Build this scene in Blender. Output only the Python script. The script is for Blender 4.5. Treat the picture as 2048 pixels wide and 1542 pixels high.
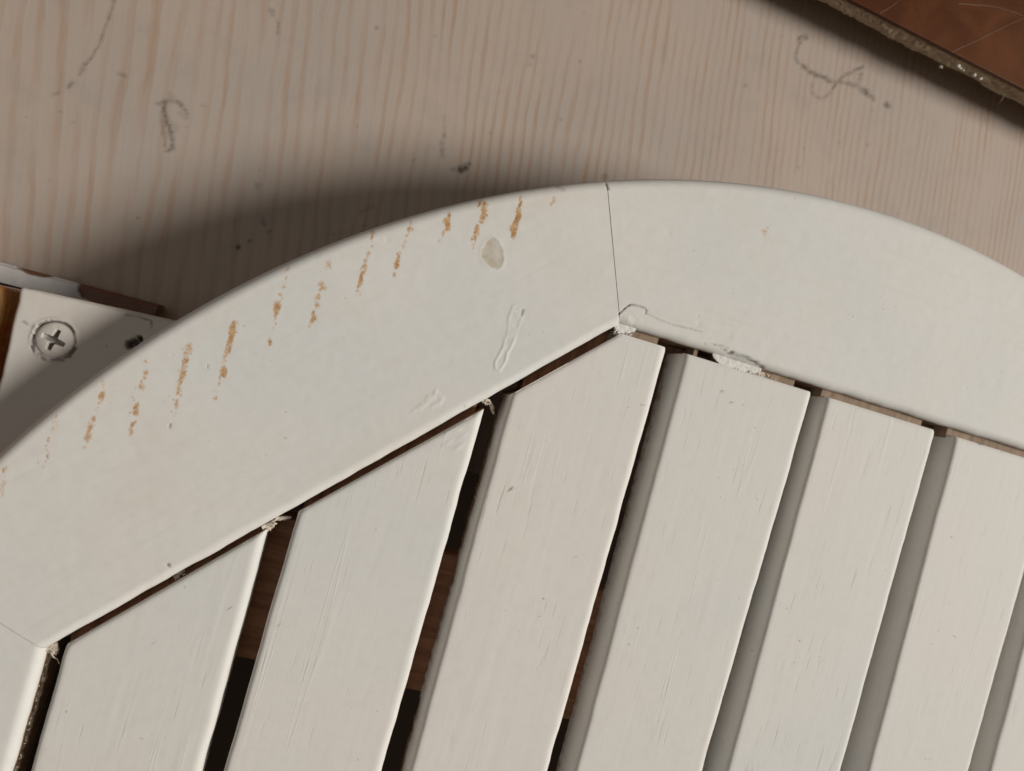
import bpy, math
import numpy as np
from mathutils import Matrix, Vector

# One unit in the tables below is one slat pitch of the tabletop; S turns it into metres.
S = 0.052
sc = bpy.context.scene
for o in list(bpy.data.objects):
    bpy.data.objects.remove(o)
COL = sc.collection

# ------------------------------------------------------------------ camera, world, lamp, exposure
cam_d = bpy.data.cameras.new('camera')
cam = bpy.data.objects.new('camera', cam_d)
COL.objects.link(cam)
RM = [[0.941771, -0.266802, -0.204654], [0.271038, 0.962539, -0.007582], [0.199011, -0.048329, 0.978805]]
cam.matrix_world = Matrix.Translation(Vector((1.0559, 0.43321, 4.32924)) * S) @ Matrix(RM).to_4x4()
cam_d.sensor_fit = 'HORIZONTAL'
cam_d.sensor_width = 36.0
cam_d.lens = 36.0 * 1498.365 / 2048.0
cam_d.clip_start = 0.005
cam_d.clip_end = 60.0
cam_d.dof.use_dof = True
cam_d.dof.focus_distance = 4.42 * S
cam_d.dof.aperture_fstop = 10.0
sc.camera = cam

w = bpy.data.worlds.new('World')
sc.world = w
w.use_nodes = True
bgn = w.node_tree.nodes['Background']
bgn.inputs['Color'].default_value = (1.0, 0.78, 0.56, 1)
bgn.inputs['Strength'].default_value = 0.068

KEY = Vector((1.40, 0.10, 1.0)).normalized()
ld = bpy.data.lights.new('window_light', 'AREA')
ld.shape = 'DISK'
ld.size = 1.75
ld.energy = 352.0
ld.color = (1.0, 0.955, 0.895)
key = bpy.data.objects.new('window_light', ld)
COL.objects.link(key)
key.location = Vector((2.2, 0.3, -0.3)) * S + KEY * 6.0
key.rotation_euler = KEY.to_track_quat('Z', 'Y').to_euler()

# added fill lamp, no visible source: broad, weak, lifts the slats' left faces
fd = bpy.data.lights.new('added_fill', 'AREA')
fd.shape = 'SQUARE'
fd.size = 2.6
fd.energy = 7.5
fd.color = (0.96, 0.985, 1.0)
fill = bpy.data.objects.new('added_fill', fd)
COL.objects.link(fill)
FILL = Vector((-0.62, 0.10, 1.0)).normalized()
fill.location = Vector((2.2, 0.3, -0.3)) * S + FILL * 3.0
fill.rotation_euler = FILL.to_track_quat('Z', 'Y').to_euler()

sc.view_settings.view_transform = 'Standard'
sc.view_settings.look = 'None'
sc.view_settings.exposure = 0.13
sc.view_settings.gamma = 1.0
sc.view_settings.use_curve_mapping = False

# ------------------------------------------------------------------ tables of marks (pitch units)
RUST=[(-0.5171,-0.678,0.0223,0.4),(-0.5121,-0.7444,0.0223,0.4),(-0.5037,-0.7965,0.0198,0.35),(-0.3505,-0.3763,0.0251,0.28),(-0.3452,-0.4159,0.0176,0.3),(-0.3614,-0.4775,0.0151,0.7),(-0.3534,-0.5274,0.01,0.4),(-0.3455,-0.5581,0.01,0.6),(-0.3465,-0.6212,0.01,0.25),(-0.1705,-0.1765,0.0178,0.9),(-0.1614,-0.2017,0.0128,0.6),(-0.1788,-0.3085,0.0153,0.7),(-0.1812,-0.367,0.0229,0.8),(-0.1815,-0.3947,0.0204,0.8),(-0.1818,-0.4223,0.0178,0.6),(-0.1839,-0.4725,0.0153,0.6),(-0.1769,-0.1231,0.0127,0.3),(-0.1728,-0.2738,0.0127,0.3),(-0.0043,0.064,0.0207,0.3),(0.0111,-0.0041,0.0181,0.9),(0.0125,-0.0288,0.0155,0.8),(0.0118,-0.0847,0.0181,0.6),(0.0076,-0.1277,0.0103,0.3),(0.0097,-0.194,0.0181,0.8),(0.0155,-0.2258,0.0155,0.8),(0.0175,-0.2921,0.0207,0.95),(0.0172,-0.3201,0.0181,0.8),(0.0192,-0.3474,0.0129,0.6),(0.1854,0.2024,0.021,0.4),(0.1812,0.1787,0.0262,0.55),(0.1735,0.1484,0.021,0.5),(0.1832,0.1118,0.0183,0.85),(0.185,0.0757,0.0183,0.8),(0.1884,0.0429,0.021,0.85),(0.1891,0.0009,0.0183,0.8),(0.1884,-0.0359,0.0157,0.6),(0.1898,-0.0608,0.0157,0.8),(0.1985,-0.1034,0.0131,0.5),(0.2044,-0.1356,0.0184,0.65),(0.2047,-0.1861,0.0105,0.4),(0.3857,0.3883,0.016,0.7),(0.3732,0.3647,0.0213,0.95),(0.3799,0.3297,0.0213,1.0),(0.3827,0.2992,0.0213,1.0),(0.3727,0.2565,0.0266,0.7),(0.3724,0.228,0.0266,0.75),(0.3709,0.1935,0.0213,0.65),(0.373,0.1657,0.0133,0.4),(0.3847,0.1122,0.0239,1.0),(0.3872,0.093,0.0213,1.0),(0.3807,0.0372,0.0133,0.6),(0.3832,-0.0019,0.008,0.3),(0.3856,-0.041,0.0106,0.55),(0.5661,0.7575,0.0189,0.5),(0.5732,0.6505,0.0135,0.65),(0.5677,0.5999,0.0108,0.5),(0.5676,0.5597,0.0135,0.6),(0.5647,0.5301,0.0243,1.0),(0.5654,0.5074,0.0243,1.0),(0.5708,0.4573,0.0108,0.35),(0.5754,0.4098,0.0108,0.55),(0.5772,0.373,0.0081,0.3),(0.5822,0.3343,0.0189,0.95),(0.7651,0.8339,0.0219,0.5),(0.7621,0.8039,0.0164,0.4),(0.7634,0.7173,0.0219,0.65),(0.773,0.7028,0.0192,0.8),(0.7629,0.6475,0.0164,0.65),(0.7643,0.6015,0.0164,0.7),(0.7591,0.5594,0.0164,0.8),(0.7712,0.5253,0.0219,0.9),(0.7653,0.5061,0.0164,0.7),(0.7571,0.4747,0.011,0.5),(0.9511,1.0765,0.0195,0.55),(0.9529,1.039,0.0111,0.3),(0.9554,0.9577,0.0195,0.65),(0.9526,0.9158,0.0167,0.8),(0.9529,0.8837,0.0222,0.95),(0.9566,0.8497,0.0195,0.9),(0.9585,0.8121,0.0195,0.95),(0.9584,0.7711,0.0139,0.7),(0.9553,0.7409,0.0111,0.55),(0.9549,0.7115,0.0083,0.4),(1.1361,1.2039,0.0113,0.65),(1.1387,1.1633,0.0169,0.95),(1.1371,1.1273,0.0113,0.6),(1.1355,1.0913,0.0141,0.65),(1.1324,1.0607,0.0113,0.55),(1.1284,1.0122,0.0113,0.65),(1.1283,0.9708,0.0197,1.0),(1.1325,0.9455,0.0197,1.0),(1.1308,0.8888,0.0113,0.75),(1.3324,1.3063,0.0172,0.95),(1.3327,1.2736,0.0229,1.0),(1.3487,1.2489,0.02,1.0),(1.3561,1.2333,0.0172,0.9),(1.3329,1.199,0.0143,0.75),(1.3328,1.1781,0.0114,0.5),(1.3359,1.1462,0.0072,0.35),(1.4884,1.4264,0.0232,1.0),(1.517,1.4328,0.0232,1.0),(1.5145,1.3989,0.0232,1.0),(1.5219,1.3621,0.0232,1.0),(1.5215,1.3318,0.0174,0.9),(1.5122,1.2896,0.0203,0.9),(1.5117,1.2594,0.0174,0.9),(1.5156,1.2245,0.0174,0.9),(1.5151,1.1942,0.0116,0.6),(1.5257,1.1463,0.0087,0.45),(1.7081,1.5292,0.0147,0.8),(1.7148,1.4949,0.0206,1.0),(1.7188,1.4597,0.0265,1.0),(1.7227,1.4245,0.0265,1.0),(1.7197,1.3809,0.0206,1.0),(1.7192,1.3503,0.0265,1.0),(1.7199,1.3262,0.0235,1.0),(1.8959,1.5852,0.0179,0.5),(1.8909,1.559,0.0149,0.45),(3.2333,1.825,0.013,0.45),(3.2565,1.8194,0.0196,0.45),(3.2661,1.8584,0.0131,0.4),(3.2728,1.8834,0.0098,0.3),(3.3226,1.9912,0.0131,0.25),(3.344,2.0277,0.0164,0.32),(3.3724,2.0534,0.0132,0.25),(-0.5066,-0.6963,0.0048,0.6249),(-0.5226,-0.6878,0.008,0.8791),(-0.5107,-0.7339,0.0051,0.6584),(-0.5,-0.7711,0.0051,0.5439),(-0.3504,-0.4011,0.008,0.4822),(-0.3488,-0.4103,0.0059,0.5597),(-0.3638,-0.4633,0.0049,0.5172),(-0.3567,-0.4599,0.0046,0.7501),(-0.3614,-0.5045,0.0075,0.9073),(-0.3613,-0.5048,0.0064,0.7291),(-0.3414,-0.5593,0.0083,0.9216),(-0.3394,-0.5457,0.0083,0.4909),(-0.3456,-0.6178,0.0071,0.7582),(-0.3423,-0.5873,0.0077,0.5012),(-0.1684,-0.1869,0.0085,0.5704),(-0.1588,-0.1919,0.005,0.5443),(-0.1559,-0.2114,0.0073,0.4909),(-0.182,-0.2987,0.0069,0.6789),(-0.1832,-0.3196,0.0065,0.5107),(-0.1708,-0.3131,0.0062,0.8473),(-0.1865,-0.3932,0.0054,0.5251),(-0.1795,-0.3774,0.0075,0.9017),(-0.1649,-0.39,0.0072,0.6995),(-0.1745,-0.4136,0.0075,0.5462),(-0.1769,-0.418,0.005,0.478),(-0.1612,-0.4141,0.0059,0.4533),(-0.1786,-0.2584,0.0064,0.4892),(-0.1709,-0.1363,0.0048,0.6546),(0.002,0.0507,0.0063,0.9479),(-0.0055,0.0572,0.0062,0.8348),(0.0158,-0.0149,0.0056,0.7232),(0.0119,-0.0252,0.0052,0.4514),(0.0031,-0.0639,0.0061,0.4705),(-0.0004,-0.0531,0.0072,0.7957),(0.0193,-0.0979,0.0068,0.6346),(0.002,-0.0796,0.0087,0.7552),(-0.011,-0.1615,0.0087,0.6425),(0.0054,-0.1316,0.0051,0.7513),(0.0201,-0.2057,0.0047,0.853),(0.0161,-0.2158,0.0057,0.5495),(0.0085,-0.2357,0.0062,0.886),(0.0203,-0.2798,0.0088,0.7932),(0.0103,-0.3176,0.0083,0.7736),(0.0157,-0.2997,0.0058,0.5917),(0.0212,-0.3276,0.0083,0.7598),(0.0175,-0.3366,0.0078,0.6774),(0.1851,0.1944,0.0083,0.8201),(0.1945,0.2001,0.0055,0.4563),(0.1833,0.1876,0.0044,0.5184),(0.159,0.1505,0.0068,0.7903),(0.1721,0.1561,0.0074,0.6902),(0.1961,0.1219,0.0053,0.9417),(0.177,0.0911,0.0076,0.8233),(0.198,0.0842,0.0089,0.8454),(0.2022,0.0572,0.0089,0.8322),(0.1734,0.0749,0.0065,0.6014),(0.1861,0.0189,0.0071,0.8076),(0.1904,0.0191,0.0085,0.7463),(0.1874,-0.0149,0.0066,0.4508),(0.1781,-0.0075,0.0085,0.6121),(0.199,-0.046,0.0043,0.6849),(0.2036,-0.0497,0.0086,0.4644),(0.2122,-0.0758,0.0088,0.6008),(0.1794,-0.105,0.0047,0.8758),(0.2113,-0.1324,0.006,0.5137),(0.2024,-0.1126,0.0064,0.8863),(0.201,-0.1526,0.0059,0.4786),(0.211,-0.1716,0.0086,0.58),(0.3732,0.3689,0.008,0.5033),(0.3971,0.3779,0.0079,0.4781),(0.3766,0.3464,0.0056,0.5017),(0.3596,0.3208,0.0055,0.9225),(0.3882,0.2992,0.006,0.8779),(0.3611,0.3301,0.0055,0.7457),(0.3825,0.2923,0.0087,0.7099),(0.3836,0.2703,0.0059,0.4686),(0.3701,0.2505,0.005,0.6778),(0.3759,0.247,0.0054,0.5941),(0.3667,0.2217,0.0076,0.5082),(0.3814,0.1969,0.009,0.4574),(0.3717,0.1747,0.0049,0.7336),(0.3827,0.1697,0.0078,0.9172),(0.3651,0.1501,0.0062,0.6463),(0.3932,0.1235,0.0043,0.6911),(0.3987,0.1154,0.0058,0.5146),(0.3897,0.0991,0.0044,0.7557),(0.3763,0.0716,0.0082,0.6175),(0.3749,0.0415,0.0058,0.6541),(0.3737,0.0319,0.0046,0.6978),(0.3731,-0.0055,0.0067,0.5169),(0.3632,-0.0111,0.0053,0.6905),(0.3784,-0.0469,0.0087,0.7205),(0.5564,0.7352,0.0075,0.8712),(0.5688,0.7017,0.0082,0.7185),(0.5568,0.6016,0.0072,0.8377),(0.5622,0.6395,0.0069,0.5332),(0.5707,0.5769,0.0052,0.7741),(0.5667,0.596,0.0061,0.8683),(0.5578,0.5367,0.0075,0.929),(0.567,0.5526,0.0083,0.9181),(0.5775,0.517,0.0051,0.5262),(0.5776,0.5246,0.0051,0.7125),(0.5739,0.4746,0.0091,0.5792),(0.5636,0.487,0.0064,0.6259),(0.5789,0.4493,0.0068,0.4731),(0.583,0.4388,0.0057,0.9401),(0.5727,0.3774,0.0045,0.6087),(0.5779,0.3812,0.0047,0.9207),(0.5768,0.358,0.0072,0.5684),(0.5728,0.3421,0.0067,0.8318),(0.7826,0.82,0.0081,0.5889),(0.7791,0.8374,0.007,0.5395),(0.7815,0.7745,0.0078,0.7555),(0.7696,0.7347,0.0045,0.473),(0.7784,0.7042,0.0083,0.8251),(0.7727,0.7171,0.0046,0.7062),(0.7767,0.6586,0.006,0.5163),(0.7667,0.6535,0.0065,0.6425),(0.7516,0.6233,0.0057,0.5111),(0.7593,0.6024,0.0059,0.9464),(0.7706,0.5889,0.0045,0.7245),(0.7677,0.5754,0.0068,0.4628),(0.7749,0.5406,0.0083,0.8272),(0.7646,0.5503,0.0067,0.8606),(0.7545,0.5035,0.007,0.6406),(0.7702,0.5145,0.0066,0.7051),(0.7677,0.5013,0.0086,0.696),(0.7535,0.4909,0.0049,0.4614),(0.9483,1.045,0.0085,0.4595),(0.9519,1.0486,0.0094,0.8201),(0.9689,1.0057,0.0059,0.8517),(0.9429,0.9667,0.0094,0.8554),(0.9578,0.9478,0.0047,0.7893),(0.9639,0.9561,0.0089,0.5949),(0.9378,0.8976,0.0054,0.7506),(0.9449,0.8798,0.0094,0.647),(0.9485,0.8702,0.009,0.5501),(0.9376,0.8499,0.0064,0.5573),(0.9572,0.8394,0.0078,0.6515),(0.9529,0.8261,0.006,0.4609),(0.9702,0.7907,0.0089,0.6226),(0.9464,0.7904,0.0084,0.571),(0.9678,0.7404,0.0057,0.7989),(0.9594,0.7464,0.0079,0.5892),(0.9768,0.7275,0.007,0.8225),(0.9623,0.7224,0.0051,0.7597),(1.1405,1.1715,0.0071,0.7875),(1.1293,1.2047,0.0052,0.5541),(1.1611,1.1601,0.0049,0.748),(1.158,1.1671,0.0058,0.9121),(1.1359,1.1156,0.0092,0.8206),(1.1317,1.1204,0.0045,0.8832),(1.1278,1.0881,0.0069,0.6364),(1.1302,1.0777,0.0058,0.4776),(1.114,1.0073,0.0071,0.9165),(1.1253,1.0243,0.0066,0.508),(1.1191,0.9868,0.0073,0.9299),(1.1295,0.9951,0.0076,0.8707),(1.1154,0.9514,0.0065,0.8186),(1.136,0.969,0.006,0.9156),(1.139,0.942,0.0082,0.7859),(1.1353,0.9342,0.0079,0.7514),(1.3319,1.2895,0.009,0.6232),(1.3347,1.2854,0.0097,0.8925),(1.336,1.2626,0.0067,0.8646),(1.336,1.2583,0.0052,0.9218),(1.3404,1.244,0.0052,0.6525),(1.3471,1.2444,0.0072,0.5999),(1.3416,1.21,0.0052,0.4742),(1.3375,1.2154,0.0076,0.7045),(1.3373,1.2021,0.0086,0.6139),(1.3375,1.1884,0.005,0.53),(1.3318,1.1833,0.0092,0.5819),(1.32,1.1516,0.0078,0.5422),(1.5262,1.4333,0.0064,0.7869),(1.5332,1.436,0.0048,0.6618),(1.5267,1.4215,0.006,0.6174),(1.5167,1.4204,0.0074,0.8246),(1.5444,1.3768,0.0068,0.8598),(1.5118,1.3758,0.0051,0.6912),(1.5207,1.3689,0.0051,0.8317),(1.5192,1.346,0.0061,0.8622),(1.5267,1.337,0.0095,0.5497),(1.516,1.2867,0.0085,0.8993),(1.5212,1.2808,0.0082,0.8359),(1.5181,1.259,0.0062,0.6205),(1.5278,1.255,0.0084,0.7775),(1.5183,1.227,0.0092,0.9307),(1.4999,1.2166,0.0089,0.8973),(1.5022,1.1996,0.0049,0.6421),(1.5197,1.1694,0.0087,0.6752),(1.5045,1.1828,0.0052,0.4741),(1.7084,1.5138,0.0051,0.5957),(1.7107,1.5142,0.0068,0.8599),(1.7354,1.4865,0.0086,0.9293),(1.7103,1.4594,0.0052,0.5722),(1.7312,1.4304,0.0099,0.6388),(1.7137,1.4646,0.0063,0.5075),(1.7276,1.3865,0.0074,0.9095),(1.7177,1.4197,0.0064,0.7879),(1.7167,1.3787,0.0077,0.6629),(1.7226,1.3742,0.0061,0.9403),(1.721,1.337,0.0082,0.838),(1.7182,1.3451,0.0096,0.6699),(1.9068,1.5792,0.0048,0.639),(1.8984,1.575,0.0075,0.8137),(3.2503,1.8146,0.0103,0.4947),(3.2479,1.8259,0.0061,0.6856),(-0.5184,-0.7681,0.0059,0.351),(-0.5382,-0.7742,0.004,0.5139),(-0.5393,-0.7735,0.0059,0.5215),(-0.5126,-0.739,0.0039,0.4465),(-0.5116,-0.7768,0.0059,0.5),(-0.5275,-0.7844,0.0076,0.4948),(-0.5282,-0.7164,0.0049,0.5413),(-0.5092,-0.7138,0.0065,0.3188),(-0.5112,-0.7874,0.0061,0.564),(-0.3538,-0.5278,0.0061,0.5821),(-0.3543,-0.3418,0.0065,0.6627),(-0.375,-0.4529,0.0062,0.4653),(-0.3571,-0.4917,0.0041,0.5295),(-0.3736,-0.5434,0.0051,0.5516),(-0.3359,-0.5694,0.0074,0.4976),(-0.3742,-0.6016,0.008,0.3532),(-0.37,-0.3556,0.0064,0.6499),(-0.3591,-0.3801,0.0039,0.4589),(-0.1693,-0.3877,0.0072,0.5191),(-0.1744,-0.1095,0.0071,0.4528),(-0.1873,-0.4766,0.0062,0.3199),(-0.1863,-0.1072,0.0061,0.548),(-0.1616,-0.3426,0.0067,0.3919),(-0.1753,-0.2268,0.0052,0.6742),(-0.2016,-0.1666,0.0064,0.4053),(-0.1714,-0.2205,0.0073,0.6382),(-0.1766,-0.2971,0.0055,0.3668),(-0.0236,-0.1463,0.0039,0.5216),(-0.0096,0.0533,0.0082,0.6215),(-0.0117,-0.2305,0.0076,0.5866),(-0.0325,-0.1242,0.0051,0.6122),(-0.0383,0.071,0.0053,0.4958),(-0.0202,-0.0929,0.0046,0.6719),(-0.0002,0.0518,0.0044,0.3824),(-0.019,-0.1425,0.0046,0.6229),(-0.0184,-0.0949,0.0063,0.4421),(0.1884,-0.1278,0.0059,0.3188),(0.1557,-0.0981,0.0071,0.671),(0.1872,-0.1738,0.0072,0.6567),(0.1621,-0.1193,0.0055,0.5249),(0.1633,0.0572,0.0075,0.413),(0.1795,0.0807,0.0041,0.5829),(0.1568,0.1678,0.0062,0.5787),(0.1782,0.1146,0.005,0.3438),(0.1746,0.0537,0.0071,0.3231),(0.3712,0.3371,0.0065,0.5257),(0.3918,-0.0443,0.0074,0.6149),(0.3841,0.0631,0.0077,0.6107),(0.3989,0.0778,0.0069,0.5117),(0.4097,0.0138,0.0054,0.6533),(0.3624,0.3187,0.0073,0.3892),(0.3736,0.3675,0.0059,0.6958),(0.3716,0.3782,0.0048,0.5753),(0.3717,0.3875,0.0054,0.3846),(0.5795,0.5763,0.0043,0.5484),(0.5739,0.331,0.0071,0.5335),(0.5818,0.6798,0.0069,0.4314),(0.5787,0.5825,0.0075,0.5416),(0.5572,0.6735,0.0062,0.3788),(0.5829,0.5181,0.0067,0.4618),(0.5734,0.7222,0.0083,0.3406),(0.5688,0.3626,0.0074,0.6412),(0.5766,0.3804,0.0068,0.4684),(0.782,0.5955,0.0072,0.4078),(0.7629,0.8449,0.0044,0.4394),(0.7611,0.6471,0.0056,0.6595),(0.7556,0.7699,0.0074,0.3841),(0.7743,0.764,0.0053,0.6747),(0.7403,0.7853,0.0053,0.5662),(0.7663,0.5526,0.0065,0.3571),(0.7565,0.6859,0.0067,0.5497),(0.7521,0.6321,0.0069,0.3466)]
RIM_LINES=[[[(2.478,1.0595),(2.4955,1.0899),(2.514,1.1175),(2.535,1.1364)],0.005,1.0],[[(2.535,1.1364),(2.5797,1.1435),(2.6241,1.141),(2.6408,1.1302),(2.6398,1.1108)],0.0062,0.55],[[(2.646,1.1127),(2.7412,1.0997),(2.8274,1.0964)],0.0063,0.22],[[(2.8274,1.0964),(2.9284,1.1037),(3.0207,1.1083)],0.0063,0.28],[[(3.0669,1.0475),(3.1673,1.0636),(3.228,1.0616)],0.0052,0.3],[[(3.135,1.0543),(3.1964,1.0493),(3.2404,1.0327),(3.2814,1.0379),(3.3169,1.0383)],0.0052,0.8],[[(3.2507,1.0454),(3.3095,1.0394),(3.3592,1.0406),(3.4194,1.0315),(3.4733,1.0206),(3.5165,1.0098)],0.0072,0.85],[[(2.1831,1.7797),(2.2003,1.7543)],0.0076,0.7],[[(1.9049,1.6742),(1.933,1.6651)],0.0149,0.3],[[(0.1984,-0.2413),(0.2001,-0.2577)],0.0052,0.7],[[(0.2993,0.1221),(0.3043,0.1037)],0.0032,0.6],[[(1.9016,0.9124),(1.9011,0.8816)],0.0074,0.7],[[(0.3851,-0.9852),(0.3915,-0.9894)],0.008,0.8]]
TEAR=[(1.6088,1.2724),(1.6514,1.2527),(1.6904,1.2135),(1.7149,1.1604),(1.714,1.1206),(1.6876,1.0942),(1.6456,1.0902),(1.6055,1.1019),(1.5719,1.1337),(1.5621,1.1789),(1.5746,1.2312)]
DENT=[(1.8355,0.914),(1.8631,0.9376),(1.9017,0.9339),(1.9143,0.8794),(1.907,0.8068),(1.9042,0.7295),(1.8899,0.6488),(1.883,0.5643),(1.8697,0.5239),(1.8361,0.5327),(1.8232,0.5779),(1.8411,0.6562),(1.8427,0.7482),(1.8303,0.8453)]
RING=[(1.6568,0.1074),(1.7045,0.1321),(1.758,0.1159),(1.7773,0.0694),(1.7499,0.0259),(1.6957,0.0239),(1.6599,0.0539)]
WRINK=[[[(1.4744,0.2),(1.5006,0.2341),(1.5087,0.2693)],0.0144,1.0],[[(1.5126,0.2554),(1.5382,0.2924),(1.5382,0.3135)],0.0116,1.0],[[(1.5415,0.2272),(1.5787,0.2554),(1.5812,0.2892)],0.0116,1.0],[[(1.5605,0.2985),(1.5852,0.2752)],0.0087,1.0],[[(1.4364,0.1658),(1.4629,0.1879)],0.0086,0.7]]
PINE_LINES=[[[(-0.6013,1.6103),(-0.5717,1.6412),(-0.5404,1.6661),(-0.4996,1.6671),(-0.4594,1.6474),(-0.4312,1.613)],0.0125,0.55],[[(-0.5701,1.635),(-0.5618,1.5801),(-0.5326,1.5292),(-0.4929,1.475),(-0.4677,1.4156),(-0.4523,1.3696)],0.0125,0.75],[[(-0.5787,1.6081),(-0.5655,1.5346),(-0.5317,1.4546),(-0.5012,1.3869),(-0.4792,1.3399)],0.0094,0.5],[[(-0.4792,1.3399),(-0.4585,1.3573)],0.0126,0.6],[[(-0.4602,1.6026),(-0.4228,1.5817)],0.0126,0.35],[[(-0.4896,1.5103),(-0.4627,1.4924)],0.0189,0.25],[[(-0.5656,1.7013),(-0.5207,1.6869)],0.0094,0.25],[[(-1.0202,2.1084),(-1.0284,1.9883),(-1.0338,1.8693),(-1.0539,1.7717),(-1.0755,1.7036)],0.0076,0.5],[[(-1.0826,1.7077),(-1.0927,1.6307)],0.0076,0.4],[[(-1.1213,1.567),(-1.1417,1.5297)],0.0091,0.5],[[(-1.1803,1.4825),(-1.2037,1.4575)],0.012,0.3],[[(-1.0238,2.1572),(-1.0226,2.1175)],0.0091,0.6],[[(-1.0849,1.6935),(-1.0928,1.6773)],0.0151,0.5],[[(3.6086,3.6504),(3.6503,3.6741)],0.016,0.85],[[(3.6239,3.6441),(3.6138,3.5761),(3.6162,3.4968),(3.6524,3.4661)],0.0104,0.6],[[(3.6912,3.4563),(3.7467,3.4365),(3.8018,3.4326),(3.855,3.4359),(3.9094,3.4356),(3.9571,3.4287)],0.0145,0.8],[[(3.9571,3.4287),(4.032,3.4519),(4.1108,3.4643)],0.0106,0.55],[[(4.1108,3.4643),(4.1734,3.4708),(4.2516,3.4582),(4.3027,3.4438),(4.3529,3.4331)],0.014,0.65],[[(4.464,3.4236),(4.496,3.4268)],0.0167,0.8],[[(4.1864,3.635),(4.115,3.5679),(4.0571,3.5181),(4.0144,3.4496),(3.986,3.3946)],0.0107,0.65],[[(3.986,3.3946),(3.9711,3.3404),(3.9475,3.2995)],0.009,0.4],[[(3.9375,3.2878),(3.8834,3.2724),(3.8297,3.2853),(3.8092,3.3223),(3.8094,3.3506)],0.0098,0.35],[[(4.1871,3.5739),(4.1803,3.5223),(4.19,3.4768)],0.0165,0.5],[[(4.2451,3.464),(4.2771,3.451)],0.0207,0.9],[[(1.2413,1.9),(1.2191,1.9656),(1.2135,2.0368)],0.014,0.4],[[(1.2155,2.0557),(1.1726,2.1686)],0.0087,0.25],[[(2.4128,2.1263),(2.4213,2.1521)],0.0149,0.5],[[(0.2048,1.1021),(0.2262,1.0599)],0.0131,0.35],[[(-0.0455,2.4045),(-0.0223,2.3192)],0.0097,0.35],[[(-0.0952,2.4411),(-0.0841,2.4245)],0.0161,0.4],[[(-0.8721,1.7183),(-0.8408,1.7163)],0.0123,0.35],[[(0.8075,1.3376),(0.8763,1.407)],0.0102,0.3]]
PINE_SPOTS=[(1.3919,1.8487,0.0317,1.0),(1.4151,1.8713,0.0282,1.0),(1.4364,1.9007,0.0177,0.8),(1.3448,1.8327,0.0211,0.4),(0.1056,0.8674,0.0195,0.9),(0.2205,1.0686,0.0164,0.5),(0.2683,1.0279,0.0165,0.5),(-0.5353,0.8613,0.0125,0.6),(0.1684,0.9292,0.0163,0.5),(1.6618,2.7819,0.0179,0.4),(1.6601,2.7216,0.0215,0.2),(-0.3481,1.6974,0.0127,0.2),(-0.3318,1.6964,0.0127,0.2),(3.2809,3.1465,0.0196,0.3),(4.4072,3.0697,0.0208,0.25),(3.8838,2.7066,0.0203,0.2),(0.1186,1.2977,0.0261,0.25)]
PLANK_LINES=[[[(-0.2615,0.2565),(-0.195,0.2643),(-0.1167,0.2606),(-0.1072,0.2244)],0.0055,0.6],[[(-0.7515,0.07),(-0.7311,0.0614)],0.0079,0.4],[[(-0.7055,0.0632),(-0.6947,0.0518)],0.0106,0.35],[[(-0.3135,0.0599),(-0.303,0.0511)],0.0055,0.4]]
HOLE=[(-0.1742,0.1121,0.0276,1.0),(-0.1968,0.0936,0.0221,1.0),(-0.1512,0.1397,0.0194,1.0)]
SCREW=[(-0.577,0.0131)]
SLAT_SPOTS=[(2.1293,-0.1288,0.0121,0.9),(1.8969,0.9723,0.003,0.0),(0.3064,-2.131,0.0079,0.3),(1.0461,-1.1895,0.0111,0.25),(3.2673,0.793,0.0098,0.5),(3.3441,0.7391,0.0098,0.5),(0.0785,-1.8418,0.0052,0.4),(0.7626,-1.1536,0.0068,0.5),(0.4199,-1.4249,0.0053,0.3)]

# ------------------------------------------------------------------ numpy helpers
def _hash(ix, iy, seed):
    h = (ix.astype(np.int64) * 374761393 + iy.astype(np.int64) * 668265263 + seed * 974711) & 0x7fffffff
    h = ((h ^ (h >> 13)) * 1274126177) & 0x7fffffff
    return ((h ^ (h >> 16)) & 0xffff) / 65535.0

def vnoise(x, y, seed=0):
    x = np.asarray(x, float); y = np.asarray(y, float)
    ix = np.floor(x); iy = np.floor(y)
    fx = x - ix; fy = y - iy
    fx = fx * fx * (3 - 2 * fx); fy = fy * fy * (3 - 2 * fy)
    a = _hash(ix, iy, seed); b = _hash(ix + 1, iy, seed)
    c = _hash(ix, iy + 1, seed); d = _hash(ix + 1, iy + 1, seed)
    return (a + (b - a) * fx) * (1 - fy) + (c + (d - c) * fx) * fy

def fbm(x, y, seed=0, n=3):
    s = 0; a = 0.5; t = 0
    for i in range(n):
        s = s + a * vnoise(x * 2 ** i, y * 2 ** i, seed + 17 * i); t += a; a *= 0.5
    return s / t

def smooth(e0, e1, v):
    t = np.clip((v - e0) / (e1 - e0), 0, 1)
    return t * t * (3 - 2 * t)

def line_mask(X, Y, table, ragged=0.5, seed=3):
    m = np.zeros_like(X)
    nz = fbm(X * 60, Y * 60, seed, 2)
    for pts, wd, st in table:
        p = np.array(pts)
        lo = p.min(0) - 0.1; hi = p.max(0) + 0.1
        sel = (X > lo[0]) & (X < hi[0]) & (Y > lo[1]) & (Y < hi[1])
        if not sel.any():
            continue
        x = X[sel]; y = Y[sel]
        d = np.full(x.shape, 9.0)
        for a, b in zip(p[:-1], p[1:]):
            ab = b - a
            t = np.clip(((x - a[0]) * ab[0] + (y - a[1]) * ab[1]) / max(ab @ ab, 1e-9), 0, 1)
            d = np.minimum(d, np.hypot(x - a[0] - t * ab[0], y - a[1] - t * ab[1]))
        f = np.clip(1.25 - d / (wd * (0.75 + ragged * nz[sel])) * 0.8, 0, 1) * st * (1 - ragged + ragged * 1.6 * nz[sel])
        m[sel] = np.maximum(m[sel], np.clip(f, 0, 1))
    return m

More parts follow.
